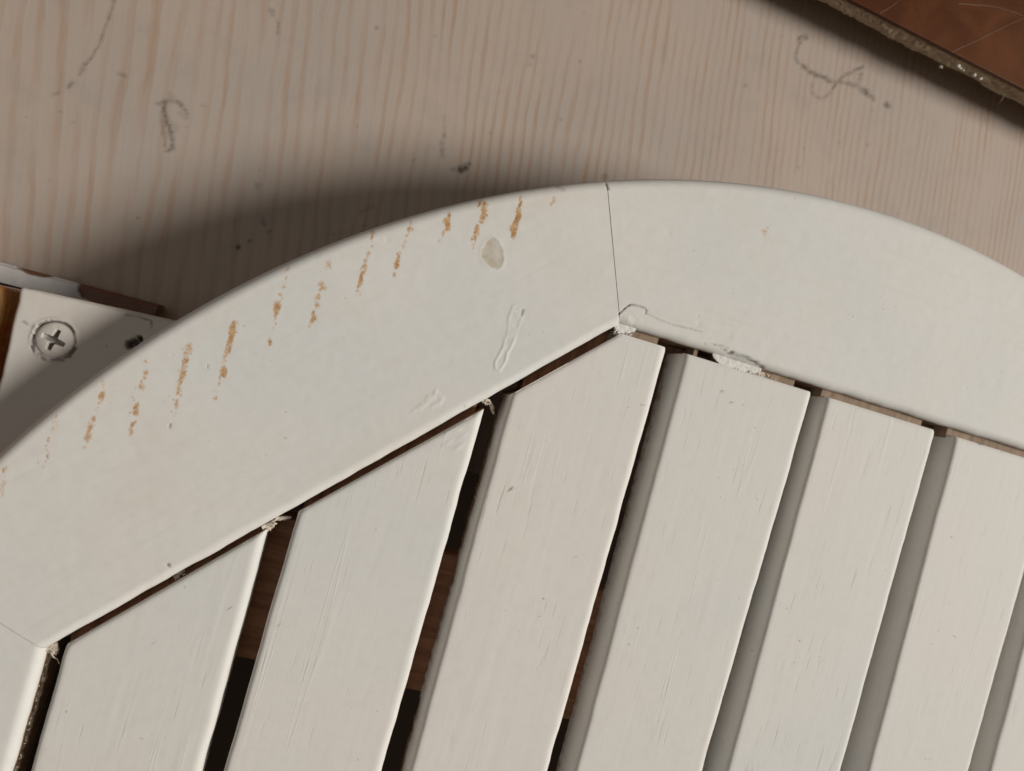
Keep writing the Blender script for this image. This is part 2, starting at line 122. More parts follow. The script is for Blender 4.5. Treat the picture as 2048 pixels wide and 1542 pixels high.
def spot_mask(X, Y, table, seed=5, rag=0.7, sx=1.0, sy=1.0):
    m = np.zeros_like(X)
    nz = fbm(X * 45 / sx ** 2, Y * 45 / sy ** 2, seed, 3) - 0.5
    for px, py, r, st in table:
        sel = (np.abs(X - px) < 4 * r) & (np.abs(Y - py) < 4 * r)
        if not sel.any():
            continue
        d = np.hypot((X[sel] - px) / sx, (Y[sel] - py) / sy) / r + nz[sel] * rag * 1.6
        m[sel] = np.maximum(m[sel], smooth(1.35, 0.25, d) * st)
    return m

def poly_dist(X, Y, poly):
    """signed distance to a closed polygon, negative inside"""
    p = np.array(poly)
    d = np.full(X.shape, 9.0)
    ins = np.zeros(X.shape, bool)
    for a, b in zip(p, np.roll(p, -1, 0)):
        ab = b - a
        t = np.clip(((X - a[0]) * ab[0] + (Y - a[1]) * ab[1]) / (ab @ ab), 0, 1)
        d = np.minimum(d, np.hypot(X - a[0] - t * ab[0], Y - a[1] - t * ab[1]))
        c = (a[1] > Y) != (b[1] > Y)
        with np.errstate(divide='ignore', invalid='ignore'):
            xi = (b[0] - a[0]) * (Y - a[1]) / (b[1] - a[1]) + a[0]
        ins ^= c & (X < xi)
    return np.where(ins, -d, d)

# ------------------------------------------------------------------ mesh helpers
def link(name, me, mat=None, parent=None):
    o = bpy.data.objects.new(name, me)
    COL.objects.link(o)
    if mat is not None and me is not None:
        me.materials.append(mat)
    if parent is not None:
        o.parent = parent
    return o

def tag(o, label, cat, group=None, kind=None):
    o['label'] = label
    if cat: o['category'] = cat
    if group: o['group'] = group
    if kind: o['kind'] = kind
    return o

def thing(name, label, cat, group=None):
    return tag(link(name, None), label, cat, group)

def mesh_np(name, V, F, attrs=None, flat=False, origin=None):
    """V (n,3) in pitch units, F list of index lists or int array (m,4)"""
    me = bpy.data.meshes.new(name)
    V = np.asarray(V, float) * S
    if isinstance(F, np.ndarray):
        n = len(F)
        me.vertices.add(len(V)); me.vertices.foreach_set('co', V.ravel())
        me.loops.add(n * 4); me.loops.foreach_set('vertex_index', F.ravel().astype(np.int32))
        me.polygons.add(n)
        me.polygons.foreach_set('loop_start', np.arange(0, n * 4, 4, dtype=np.int32))
    else:
        me.from_pydata([tuple(v) for v in V], [], F)
    me.update(calc_edges=True)
    me.validate()
    for k, v in (attrs or {}).items():
        a = me.attributes.new(k, 'FLOAT', 'POINT')
        a.data.foreach_set('value', np.asarray(v, np.float32).ravel())
    me.polygons.foreach_set('use_smooth', np.full(len(me.polygons), not flat))
    me.update()
    return me

def grid_faces(nr, nc, wrap=False):
    r = np.arange(nr - 1)[:, None]; c = np.arange(nc if wrap else nc - 1)[None, :]
    c2 = (c + 1) % nc
    f = np.stack([r * nc + c, r * nc + c2, (r + 1) * nc + c2, (r + 1) * nc + c], -1)
    return f.reshape(-1, 4)

def tube_mesh(name, P, attrs, flip=False, sharp=None):
    """P (nr,nc,3) closed round its columns, capped with a strip of quads at both ends"""
    nr, nc = P.shape[:2]
    F = grid_faces(nr, nc, True)
    caps = []
    for base, rev in ((0, False), ((nr - 1) * nc, True)):
        i, j = 0, nc - 1
        while j - i > 1:
            q = [base + i, base + i + 1, base + j - 1, base + j]
            if j - i == 2: q = [base + i, base + i + 1, base + j, base + j]
            caps.append(q[::-1] if rev else q)
            i += 1; j -= 1
    caps = [c for c in caps if len(set(c)) == 4]
    F = np.vstack([F, np.array(caps)])
    if flip: F = F[:, ::-1]
    return mesh_np(name, P.reshape(-1, 3), F, {k: np.asarray(v).ravel() for k, v in attrs.items()})

def sharp_by_angle(o, deg=40):
    me = o.data
    me.set_sharp_from_angle(angle=math.radians(deg))

def prism(name, poly, z0, z1, mat, parent=None, bevel=0.0, seg=2):
    """upright prism with a bevelled outline"""
    import bmesh
    bm = bmesh.new()
    vs = [bm.verts.new((x * S, y * S, z0 * S)) for x, y in poly]
    f = bm.faces.new(vs)
    r = bmesh.ops.extrude_face_region(bm, geom=[f])
    for v in r['geom']:
        if isinstance(v, bmesh.types.BMVert): v.co.z = z1 * S
    bmesh.ops.recalc_face_normals(bm, faces=bm.faces)
    if bevel:
        bmesh.ops.bevel(bm, geom=list(bm.edges), offset=bevel * S, segments=seg, affect='EDGES', profile=0.5)
    me = bpy.data.meshes.new(name)
    bm.to_mesh(me); bm.free()
    return link(name, me, mat, parent)

# ------------------------------------------------------------------ materials
class NT:
    def __init__(self, name):
        self.m = bpy.data.materials.new(name); self.m.use_nodes = True
        self.t = self.m.node_tree; self.n = self.t.nodes
        self.b = self.n['Principled BSDF']
    def add(self, typ, **kw):
        nd = self.n.new(typ)
        for k, v in kw.items():
            if k == 'ins':
                for i, val in v.items():
                    if hasattr(val, 'is_linked') or isinstance(val, bpy.types.NodeSocket): self.t.links.new(val, nd.inputs[i])
                    else: nd.inputs[i].default_value = val
            else: setattr(nd, k, v)
        return nd
    def math(self, op, a, b=0.0, c=0.0, clamp=False):
        return self.add('ShaderNodeMath', operation=op, use_clamp=clamp, ins={0: a, 1: b, 2: c}).outputs[0]
    def coord(self, scale=(1, 1, 1), rot=(0, 0, 0), rnd=False):
        tc = self.add('ShaderNodeTexCoord').outputs['Object']
        if rnd:
            oi = self.add('ShaderNodeObjectInfo').outputs['Random']
            off = self.add('ShaderNodeCombineXYZ', ins={0: self.math('MULTIPLY', oi, 7.3), 1: self.math('MULTIPLY', oi, 3.1), 2: oi}).outputs[0]
            tc = self.add('ShaderNodeVectorMath', operation='ADD', ins={0: tc, 1: off}).outputs[0]
        return self.add('ShaderNodeMapping', ins={'Vector': tc, 'Scale': scale, 'Rotation': rot}).outputs[0]
    def noise(self, vec, scale=1.0, detail=2.0, rough=0.5, dist=0.0):
        return self.add('ShaderNodeTexNoise', ins={'Vector': vec, 'Scale': scale, 'Detail': detail, 'Roughness': rough, 'Distortion': dist}).outputs['Fac']
    def ramp(self, fac, stops, interp='LINEAR'):
        r = self.add('ShaderNodeValToRGB', ins={0: fac}); e = r.color_ramp.elements
        r.color_ramp.interpolation = interp
        while len(e) < len(stops): e.new(0.5)
        for el, (p, c) in zip(e, stops):
            el.position = p
            el.color = (c, c, c, 1) if not hasattr(c, '__len__') else (*c, 1)
        return r.outputs['Color']
    def mix(self, fac, a, b, mode='MIX'):
        nd = self.add('ShaderNodeMix', data_type='RGBA', blend_type=mode)
        for i, v in ((0, fac), (6, a), (7, b)):
            if isinstance(v, bpy.types.NodeSocket): self.t.links.new(v, nd.inputs[i])
            else: nd.inputs[i].default_value = (*v, 1) if hasattr(v, '__len__') else v
        return nd.outputs[2]
    def attr(self, name):
        return self.add('ShaderNodeAttribute', attribute_name=name).outputs['Fac']
    def bump(self, h, strength, dist, normal=None):
        ins = {'Strength': strength, 'Distance': dist, 'Height': h}
        if normal is not None: ins['Normal'] = normal
        return self.add('ShaderNodeBump', ins=ins).outputs[0]
    def done(self, col, rough=0.5, normal=None, spec=0.5):
        for k, v in (('Base Color', col), ('Roughness', rough), ('Specular IOR Level', spec)):
            if isinstance(v, bpy.types.NodeSocket): self.t.links.new(v, self.b.inputs[k])
            else: self.b.inputs[k].default_value = (*v, 1) if hasattr(v, '__len__') else v
        if normal is not None: self.t.links.new(normal, self.b.inputs['Normal'])
        return self.m

def paint_material(name, warm, cool, grain, rough=0.60):
    n = NT(name)
    c0 = n.coord(rnd=grain)
    col = n.mix(n.ramp(n.noise(c0, 9, 3, 0.55), [(0.35, 0.0), (0.68, 1.0)]), cool, warm)
    # fine mottling and tiny dirt specks of the brushed paint
    mott = n.noise(c0, 260, 3, 0.6)
    col = n.mix(n.ramp(mott, [(0.30, 0.10), (0.55, 0.0)]), col, (0.50, 0.47, 0.42))
    speck = n.math('MULTIPLY', n.ramp(n.noise(c0, 520, 1, 0.4), [(0.74, 0.0), (0.80, 1.0)]), n.ramp(n.noise(c0, 40, 2), [(0.5, 0.0), (0.62, 0.55)]))
    col = n.mix(speck, col, (0.28, 0.24, 0.19))
    if grain:
        oi = n.add('ShaderNodeObjectInfo').outputs['Random']
        col = n.mix(n.math('MULTIPLY', oi, 0.10), col, (0.66, 0.60, 0.53))
        cg = n.coord((430, 22, 430), rnd=True)
        g1 = n.noise(cg, 1.0, 4, 0.6, 0.3)                         # open-pored grain under the paint
        cc = n.coord((900, 62, 900), rnd=True)
        crack = n.math('MULTIPLY', n.ramp(n.noise(cc, 1.0, 2, 0.5), [(0.63, 0.0), (0.72, 1.0)]), n.ramp(n.noise(c0, 38, 2), [(0.42, 0.0), (0.62, 1.0)]))
        cr = n.coord((300, 9, 300), rnd=True)
        ridge = n.math('MULTIPLY', n.ramp(n.noise(cr, 1.0, 1, 0.4, 0.2), [(0.66, 0.0), (0.70, 1.0), (0.74, 0.0)]), n.ramp(n.noise(c0, 30, 1), [(0.45, 0.0), (0.6, 1.0)]))
        h = n.math('ADD', n.math('MULTIPLY', g1, 0.55), n.math('MULTIPLY', crack, -0.5))
        h = n.math('ADD', h, n.math('MULTIPLY', ridge, 0.4))
        h = n.math('ADD', h, n.math('MULTIPLY', mott, 0.25))
        col = n.mix(n.math('MULTIPLY', crack, 0.26), col, (0.36, 0.31, 0.26))
        nor = n.bump(h, 0.34, 0.00026)
    else:
        peel = n.noise(c0, 420, 3, 0.6)
        dent = n.ramp(n.noise(c0, 170, 2, 0.5), [(0.70, 0.0), (0.76, 1.0)])
        h = n.math('SUBTRACT', n.math('MULTIPLY', peel, 0.4), n.math('MULTIPLY', dent, 0.08))
        # straight grain of the segment telegraphing through the brushed coat
        gv = n.add('ShaderNodeCombineXYZ', ins={0: n.math('MULTIPLY', n.attr('along'), 1.1), 1: n.math('MULTIPLY', n.attr('across'), 26.0)}).outputs[0]
        br = n.noise(gv, 1.0, 4, 0.6, 0.25)
        h = n.math('ADD', h, n.math('MULTIPLY', br, 0.75))
        col = n.mix(n.ramp(br, [(0.52, 0.0), (0.75, 0.20)]), col, (0.60, 0.55, 0.48))
        gr = n.ramp(n.noise(c0, 22, 4, 0.65, 0.4), [(0.50, 0.0), (0.72, 0.22)])
        col = n.mix(gr, col, (0.64, 0.56, 0.46))
        nor = n.bump(h, 0.14, 0.0002)
    # rust-coloured bleed marks
    st = n.attr('stain')
    blot = n.noise(c0, 1300, 3, 0.7)
    f = n.math('MULTIPLY_ADD', n.math('ADD', st, n.math('MULTIPLY', n.math('SUBTRACT', blot, 0.5), 1.9)), 1.25, -0.26, clamp=True)
    f = n.math('MULTIPLY', f, n.math('MULTIPLY', st, 3.0, clamp=True))
    rust = n.mix(n.ramp(n.noise(c0, 600, 2), [(0.35, 0.0), (0.65, 1.0)]), (0.37, 0.175, 0.050), (0.57, 0.335, 0.135))
    col = n.mix(n.math('MULTIPLY', st, 0.42), col, (0.66, 0.45, 0.25))
    col = n.mix(n.math('MULTIPLY', f, 0.92), col, rust)
    col = n.mix(n.math('MULTIPLY', n.attr('patch'), n.ramp(n.noise(c0, 330, 3), [(0.3, 0.35), (0.65, 1.0)])), col, (0.50, 0.445, 0.345))
    # bare wood where the paint stops
    raw = n.attr('raw')
    rn = n.noise(n.coord((300, 300, 300)), 1.0, 3, 0.6)
    rawf = n.math('MULTIPLY_ADD', n.math('ADD', raw, n.math('MULTIPLY', n.math('SUBTRACT', rn, 0.5), 0.8)), 3.0, -1.0, clamp=True)
    rawf = n.math('MULTIPLY', rawf, n.math('MULTIPLY', raw, 6.0, clamp=True))
    col = n.mix(rawf, col, n.mix(rn, (0.20, 0.11, 0.062), (0.40, 0.26, 0.16)))
    col = n.mix(n.math('MULTIPLY', n.attr('dark'), 0.93), col, (0.035, 0.027, 0.02))
    rr = n.math('MULTIPLY_ADD', mott, 0.16, rough - 0.06)
    return n.done(col, rr, nor, 0.18)

def raw_wood(name, a, b, axis, rough=0.75, scale=1.0):
    n = NT(name)
    s = (34 * scale, 420 * scale, 420 * scale) if axis == 'x' else (420 * scale, 34 * scale, 420 * scale)
    c = n.coord(s)
    g = n.noise(c, 1.0, 5, 0.62, 0.4)
    col = n.mix(n.ramp(g, [(0.32, 0.0), (0.68, 1.0)]), a, b)
    return n.done(col, rough, n.bump(g, 0.5, 0.0004), 0.25)

def pine_material():
    n = NT('washed_pine')
    th = math.radians(-8.0)
    tc = n.coord(rot=(0, 0, th))
    sep = n.add('ShaderNodeSeparateXYZ', ins={0: tc})
    u, v = sep.outputs[0], sep.outputs[1]
    lowc = n.add('ShaderNodeCombineXYZ', ins={0: n.math('MULTIPLY', u, 14.0), 1: n.math('MULTIPLY', v, 3.0)}).outputs[0]
    warp = n.noise(lowc, 1.0, 2, 0.5)
    wobc = n.add('ShaderNodeCombineXYZ', ins={0: n.math('MULTIPLY', u, 60.0), 1: n.math('MULTIPLY', v, 22.0)}).outputs[0]
    wob = n.noise(wobc, 1.0, 3, 0.6)
    # ring spacing 6.5 mm on the left, closing up to 3.5 mm on the right
    ph = n.math('ADD', n.math('MULTIPLY', u, 190.0), n.math('MULTIPLY', n.math('MULTIPLY', u, u), 260.0))
    ph = n.math('ADD', ph, n.math('MULTIPLY', warp, 5.2))
    ph = n.math('ADD', ph, n.math('MULTIPLY', wob, 0.95))
    ring = n.math('FRACT', ph)
    late = n.ramp(ring, [(0.0, 0.0), (0.38, 0.10), (0.68, 1.0), (0.84, 0.8), (0.98, 0.0)], 'EASE')
    ampc = n.add('ShaderNodeCombineXYZ', ins={0: n.math('MULTIPLY', u, 95.0), 1: n.math('MULTIPLY', v, 16.0)}).outputs[0]
    amp = n.ramp(n.noise(ampc, 1.0, 3, 0.6), [(0.36, 0.02), (0.66, 1.0)])
    dashc = n.add('ShaderNodeCombineXYZ', ins={0: n.math('MULTIPLY', u, 900.0), 1: n.math('MULTIPLY', v, 60.0)}).outputs[0]
    fib = n.noise(dashc, 1.0, 4, 0.6)
    line = n.math('MULTIPLY', late, n.math('MULTIPLY', amp, n.math('MULTIPLY_ADD', fib, 0.9, 0.4)))
    big = n.noise(tc, 16, 3, 0.5)
    base = n.mix(n.ramp(big, [(0.35, 0.0), (0.65, 1.0)]), (0.425, 0.370, 0.325), (0.478, 0.393, 0.332))
    base = n.mix(n.math('MULTIPLY', fib, 0.22), base, (0.30, 0.215, 0.150))
    col = n.mix(n.math('MULTIPLY', line, 0.55, clamp=True), base, (0.345, 0.185, 0.095))
    dust = n.ramp(n.noise(tc, 75, 3, 0.6), [(0.55, 0.0), (0.75, 0.28)])
    col = n.mix(dust, col, (0.30, 0.275, 0.25))
    col = n.mix(n.math('MULTIPLY', n.attr('dark'), 0.85), col, (0.045, 0.037, 0.030))
    nor = n.bump(n.math('SUBTRACT', n.math('MULTIPLY', fib, 0.5), n.math('MULTIPLY', line, 0.6)), 0.25, 0.0003)
    return n.done(col, 0.62, nor, 0.3)

M = {}
M['rim'] = paint_material('brushed_cream_paint', (0.728, 0.703, 0.660), (0.688, 0.693, 0.668), False)
M['slat'] = paint_material('cream_paint_over_grain', (0.738, 0.704, 0.660), (0.694, 0.694, 0.666), True)
M['plank'] = paint_material('white_plank_paint', (0.640, 0.595, 0.545), (0.600, 0.580, 0.555), False, 0.5)
M['burr'] = paint_material('flaked_paint', (0.72, 0.65, 0.55), (0.60, 0.52, 0.42), False, 0.7)
M['raw'] = raw_wood('raw_wood_shaded', (0.15, 0.062, 0.030), (0.30, 0.150, 0.080), 'y')  # tenon wood with the shade of the slanted groove put into its colour
M['rawx'] = raw_wood('raw_batten_wood', (0.19, 0.085, 0.046), (0.36, 0.185, 0.105), 'x')
M['tan'] = raw_wood('raw_wood_lit', (0.21, 0.150, 0.100), (0.36, 0.265, 0.185), 'y')  # the same tenon wood in a lighter tone, for the less shaded groove
M['pine'] = pine_material()
n = NT('void_shade_floor'); M['floor'] = n.done(n.mix(n.noise(n.coord(), 8, 3), (0.010, 0.007, 0.005), (0.016, 0.011, 0.008)), 1.0, None, 0.0)  # near-black colour stands in for the deep shade of the void below
# ------------------------------------------------------------------ the setting: floor far below, pine board
fl = link('floor', mesh_np('floor', [(-60, -60, -8.5), (60, -60, -8.5), (60, 60, -8.5), (-60, 60, -8.5)], [[0, 1, 2, 3]]), M['floor'])
fl['kind'] = 'structure'

def pine():
    x = np.concatenate([np.linspace(-6, -1.9, 24)[:-1], np.linspace(-1.9, 6.0, 640), np.linspace(6.0, 12, 24)[1:]])
    y = np.concatenate([np.linspace(-0.21, 0.1, 8)[:-1], np.linspace(0.1, 4.8, 390), np.linspace(4.8, 9.0, 20)[1:]])
    Y, X = np.meshgrid(y, x, indexing='ij')
    Z = np.full_like(X, -1.0) + (fbm(X * 0.7, Y * 0.5, 4, 2) - 0.5) * 0.02
    dark = np.maximum(line_mask(X, Y, PINE_LINES, 0.9, 8) * 0.92, spot_mask(X, Y, PINE_SPOTS, 9))
    # a handful of tiny dirt specks
    rg = np.random.default_rng(4)
    specks = [(rg.uniform(-1.8, 5.8), rg.uniform(0.3, 4.6), rg.uniform(0.006, 0.014), rg.uniform(0.15, 0.5)) for _ in range(90)]
    dark = np.maximum(dark, spot_mask(X, Y, specks, 10))
    nr, nc = X.shape
    V = np.stack([X, Y, Z], -1).reshape(-1, 3)
    F = grid_faces(nr, nc)
    # side walls and underside
    ring = np.concatenate([np.arange(nc), np.arange(1, nr) * nc + nc - 1, (nr - 1) * nc + np.arange(nc - 2, -1, -1), np.arange(nr - 2, 0, -1) * nc])
    base = len(V)
    low = V[ring].copy(); low[:, 2] = -1.4
    V = np.vstack([V, low]); k = len(ring); i = np.arange(k); j = (i + 1) % k
    F = np.vstack([F, np.stack([ring[j], ring[i], base + i, base + j], -1)])
    d = np.concatenate([dark.ravel(), np.zeros(k)])
    o = link('pine_board', mesh_np('pine_board', V, F, {'dark': d}), M['pine'])
    sharp_by_angle(o, 50)
    o['kind'] = 'structure'
    o['label'] = 'pale washed pine board with brown grain and pencil scribbles under everything'
    return o
pine()

# ------------------------------------------------------------------ round slatted tabletop
CX, CY, AP, RAD = 4.292, -3.3852, 4.3889, 5.608
RT = -0.33          # underside of the rim
ST = -0.285         # underside of the slats
top = thing('round_tabletop', 'round cream-painted slatted wooden tabletop with rust-stained rim', 'tabletop')

def oct_pt(k):      # k-th corner, counted anticlockwise from the one at 112.5 degrees (top left)
    a = math.radians(112.5 + 45 * k)
    r = AP / math.cos(math.radians(22.5))
    return np.array([CX + r * math.cos(a) + (0.03 if k == 0 else 0.0), CY + r * math.sin(a)])

def rim_segment(k, nu, nt, name='rim_segment', marks=True):
    A, Bp = oct_pt(k % 8), oct_pt((k + 1) % 8)
    e = 0.0018 / np.linalg.norm(Bp - A)
    u = np.linspace(e, 1 - e, nu)
    I = A[None] + (Bp - A)[None] * u[:, None]
    rv = I - np.array([CX, CY]); rl = np.linalg.norm(rv, axis=1); nv = rv / rl[:, None]
    Wd = RAD - rl
    cols = []           # (function of width -> distance from the inner edge, z, kind)
    prof_i = [(0.0, RT + 0.0), (0.0, -0.17), (0.0, -0.11), (0.0, -0.085), (0.0, -0.066)]
    bv = 0.056
    for a in np.linspace(0, math.pi / 2, 7): prof_i.append((bv - bv * math.cos(a), -bv + bv * math.sin(a)))
    prof_o = []
    ro = 0.065
    for a in np.linspace(0, math.pi / 2, 12): prof_o.append((ro - ro * math.sin(a), -ro + ro * math.cos(a)))
    for a in np.linspace(0, math.pi / 2, 7): prof_o.append((0.1 - 0.1 * math.cos(a), RT + 0.1 - 0.1 * math.sin(a)))
    D = np.zeros((nu, len(prof_i) + nt + len(prof_o))); Z = np.zeros_like(D); T = np.zeros_like(D); R_ = np.zeros_like(D)
    for i, (d, z) in enumerate(prof_i):
        D[:, i] = d; Z[:, i] = z
    tt = np.linspace(0, 1, nt + 2)[1:-1]
    for i, t in enumerate(tt):
        D[:, len(prof_i) + i] = bv + (Wd - ro - bv) * t; T[:, len(prof_i) + i] = 1
    for i, (d, z) in enumerate(prof_o):
        D[:, len(prof_i) + nt + i] = Wd - d; Z[:, len(prof_i) + nt + i] = z
    X = I[:, 0:1] + nv[:, 0:1] * D; Y = I[:, 1:2] + nv[:, 1:2] * D
    # hand-sanded: edges are not dead straight
    wob = (fbm(X * 7, Y * 7, 31 + k, 3) - 0.5) * 0.010
    nearin = np.clip(1 - D / 0.15, 0, 1)
    X += nv[:, 0:1] * wob * nearin; Y += nv[:, 1:2] * wob * nearin
    Z = Z + (fbm(X * 1.3, Y * 1.3, 40, 2) - 0.5) * 0.008 * (Z > RT + 0.1)
    attrs = {}
    raw = np.zeros_like(X)
    raw[:, :4] = 1.0; raw[:, 4] = 0.55
    attrs['raw'] = raw
    tv = (Bp - A) / np.linalg.norm(Bp - A); av = np.array([-tv[1], tv[0]])
    attrs['along'] = (X - A[0]) * tv[0] + (Y - A[1]) * tv[1] + 13.0 * k
    attrs['across'] = (X - A[0]) * av[0] + (Y - A[1]) * av[1] + 3.7 * k
    if marks:
        attrs['stain'] = np.maximum(spot_mask(X, Y, RUST, 5, 1.0, 0.82, 1.3) * (Z > -0.2), 0)
        # faint tan smear along the upper-left edge
        edge = np.clip(1 - np.abs(Wd[:, None] - D - 0.10) / 0.09, 0, 1) * fbm(X * 9, Y * 9, 71, 3) * 0.2
        if k == 0: attrs['stain'] = np.maximum(attrs['stain'], edge * (Z > -0.2))
        attrs['dark'] = line_mask(X, Y, RIM_LINES, 0.5, 12) * (Z > -0.05)
        pd = poly_dist(X, Y, TEAR) + (fbm(X * 30, Y * 30, 3, 2) - 0.5) * 0.012
        attrs['patch'] = smooth(0.004, -0.012, pd) * T * 0.95
        dz = 0.0012 * smooth(0.016, 0.0, pd) - 0.0022 * smooth(0.002, -0.014, pd)
        dd = poly_dist(X, Y, DENT) + (fbm(X * 25, Y * 25, 6, 2) - 0.5) * 0.012
        dz += (0.4 + 1.0 * smooth(0.35, 0.65, fbm(X * 9, Y * 9, 55, 2))) * (0.0026 * smooth(0.008, -0.006, dd) - 0.0018 * smooth(-0.004, -0.022, dd))
        dz += smooth(0, -0.03, dd) * (fbm(X * 28, Y * 28, 9, 2) - 0.5) * 0.004
        wr = line_mask(X, Y, WRINK, 0.5, 14)
        dz += wr * 0.0022
        # crack outlines: shallow grooves; the loose filler flake beside the joint is a little proud
        dz -= attrs['dark'] * 0.006
        if k == -1:
            # filler smeared over the inner edge: lumpy
            lump = np.clip(1 - np.abs(X - 2.545) / 0.11, 0, 1) * np.clip(1 - D / 0.10, 0, 1)
            dz += lump * (fbm(X * 34, Y * 34, 22, 3) - 0.42) * 0.018
        # runs and dings
        dz += (fbm(X * 16, Y * 16, 50, 2) - 0.5) * 0.0012
        rg = np.random.default_rng(60 + k)
        lo = np.array([X.min(), Y.min()]); hi = np.array([X.max(), Y.max()])
        for _ in range(7):
            c = lo + (hi - lo) * rg.random(2); r = rg.uniform(0.008, 0.02)
            dz -= 0.0022 * rg.uniform(0.3, 1) * np.exp(-((X - c[0]) ** 2 + (Y - c[1]) ** 2) / r ** 2)
        Z = Z + dz * (D > 0.004) * (Z > -0.12)
    P = np.stack([X, Y, Z], -1)
    o = link(name, tube_mesh(name, P, attrs, flip=True), M['rim'], top)
    sharp_by_angle(o, 60)
    return o

for k in (-1, 0):
    seg = rim_segment(k, 640, 190)
seg['label'] = 'rim segment with rows of rust-coloured stains'
rim_segment(1, 220, 60)
for k in range(2, 7):
    rim_segment(k, 60, 6, marks=False)

GAP = 0.166
def slat_end(x, d2, d3):
    y = np.full(np.shape(x), CY + AP - d3)
    y = np.minimum(y, CY + (x - CX) + math.sqrt(2) * (AP - d2))
    return np.minimum(y, CY - (x - CX) + math.sqrt(2) * (AP - d2))

V2X = CX - AP * math.tan(math.radians(22.5))
tenon_spans = {}
slats = []
# hand-fitted: no slat is quite straight or parallel (offset, slope of its left and right edge)
SKEW_L = {0: (-0.0052, -0.0072), 1: (-0.0156, 0.0011), 2: (-0.0135, -0.0092), 3: (-0.0134, -0.0141), 4: (0.0059, -0.0091), 5: (0.0214, -0.0139), 6: (-0.0190, -0.0139)}
SKEW_R = {0: (-0.0027, -0.0114), 1: (0.0010, 0.0009), 2: (-0.0075, 0.0011), 3: (0.0210, 0.0124), 4: (-0.0065, 0.0039), 5: (-0.0166, 0.0039)}
for i in range(9):
    x0, x1 = float(i) - 0.010, float(i) + 1 - GAP
    if i == 8: x1 = CX * 2 - 0.0
    if i == 8: x1 = 8 + 0.70
    near = i < 7
    d2 = (0.034, 0.050, 0.075)[i] if i < 3 else 0.05
    d3 = 0.052
    bv = 0.030; br = 0.046
    ang = np.linspace(0, math.pi / 2, 6)
    pr = [(x0, ST), (x0, -0.22), (x0, -0.16), (x0, -0.10), (x0, -0.06)] + [(x0 + bv - bv * math.cos(a), -bv + bv * math.sin(a)) for a in ang]
    nt = 40 if near else 10
    xs = np.linspace(x0 + bv, x1 - br, nt + 2)[1:-1]
    for vx in (V2X, 2 * CX - V2X):
        if x0 < vx < x1: xs[np.argmin(np.abs(xs - vx))] = vx
    pr += [(x, 0.0) for x in xs]
    pr += [(x1 - br + br * math.sin(a), -br + br * math.cos(a)) for a in ang]
    pr += [(x1, -0.08), (x1, -0.12), (x1, -0.20), (x1, ST)]
    px = np.array([q[0] for q in pr]); pz = np.array([q[1] for q in pr])
    yt = slat_end(px, d2, d3); yb = 2 * CY - yt
    t = np.concatenate([np.linspace(0, 0.60, 40)[:-1], np.linspace(0.60, 1.0, 330)]) if near else np.linspace(0, 1, 60)
    Y = yb[None] + (yt - yb)[None] * t[:, None]
    X = np.repeat(px[None], len(t), 0); Z = np.repeat(pz[None], len(t), 0)
    # soft nose at the sawn end
    endd = (yt - yb)[None] * (1 - t[:, None])
    Z = np.where(Z > -0.1, Z - 0.012 * np.exp(-(endd / 0.012)), Z)
    sidem = np.clip(-Z / 0.02, 0, 1)
    lft = (X < (x0 + x1) / 2)
    X = X + (fbm(Y * 5 + i * 7, Y * 0 + 1.7 * lft, 77, 4) - 0.5) * 0.012 * np.where(np.abs(X - (x0 + x1) / 2) > 0.36, 1, 0)
    yc = np.clip(Y, -2.6, 1.1)
    la, lb = SKEW_L.get(i, (0, 0)); ra_, rb_ = SKEW_R.get(i, (0, 0)); ra_ += (0.0, 0.010, 0.016, 0.021, 0.024, 0.027, 0.03, 0, 0)[i]
    fr_ = np.clip((X - x0) / (x1 - x0), 0, 1)
    X = X + (la + lb * yc) * (1 - fr_) + (ra_ + rb_ * yc) * fr_
    # ragged drips of paint along the lower arris
    rag = np.clip((-Z - 0.14) / 0.14, 0, 1)
    X = X + (np.where(lft, -1, 1) * rag * (fbm(Y * 26, X * 0 + i, 12, 3) - 0.45) * (0.014 if i == 2 else 0.005)) * np.where(np.abs(X - (x0 + x1) / 2) > 0.36, 1, 0)
    Z = Z + (fbm(X * 2.2, Y * 0.8 + 9 * i, 81, 2) - 0.5) * 0.004 * (Z > ST + 0.01)
    raw = np.zeros_like(X)
    lowf = {0: .2, 1: .1, 2: .95, 3: .55, 4: .42, 5: .35, 6: .3}.get(i, .3)
    raw = np.maximum(raw, lft * smooth(-0.13, -0.28, Z) * lowf * (0.35 + 1.1 * fbm(Y * 1.4 + i * 5, X * 0, 91, 2)))
    raw = np.maximum(raw, (~lft) * smooth(-0.18, -0.28, Z) * 0.6)
    raw = np.where(endd < 0.004, np.where(Z < -0.035, 1.0, raw), raw)
    dark = spot_mask(X, Y, SLAT_SPOTS, 15) * (Z > -0.03)
    dz = np.zeros_like(X)
    if i == 1:
        rd = np.abs(poly_dist(X, Y, RING))
        dz += 0.005 * np.exp(-(rd / 0.010) ** 2) * smooth(0.3, 0.6, fbm(X * 20, Y * 20, 5, 2))
    if near:
        rg = np.random.default_rng(200 + i)
        for _ in range(46):     # long narrow cracks and runs along the grain
            cx_, cy_ = rg.uniform(x0 + .06, x1 - .06), rg.uniform(-2.6, yt.max())
            L = rg.uniform(0.05, 0.30) * (1.4 if i == 2 else 1); wd = rg.uniform(0.006, 0.012)
            lean = rg.normal(0, 0.03)
            dz += rg.choice([-1, 1], p=[.55, .45]) * rg.uniform(0.0003, 0.0008) * np.exp(-((X - cx_ - lean * (Y - cy_)) / wd) ** 2) * np.exp(-((Y - cy_) / L) ** 4)
    Z = Z + dz * (Z > -0.03)
    P = np.stack([X, Y, Z], -1)
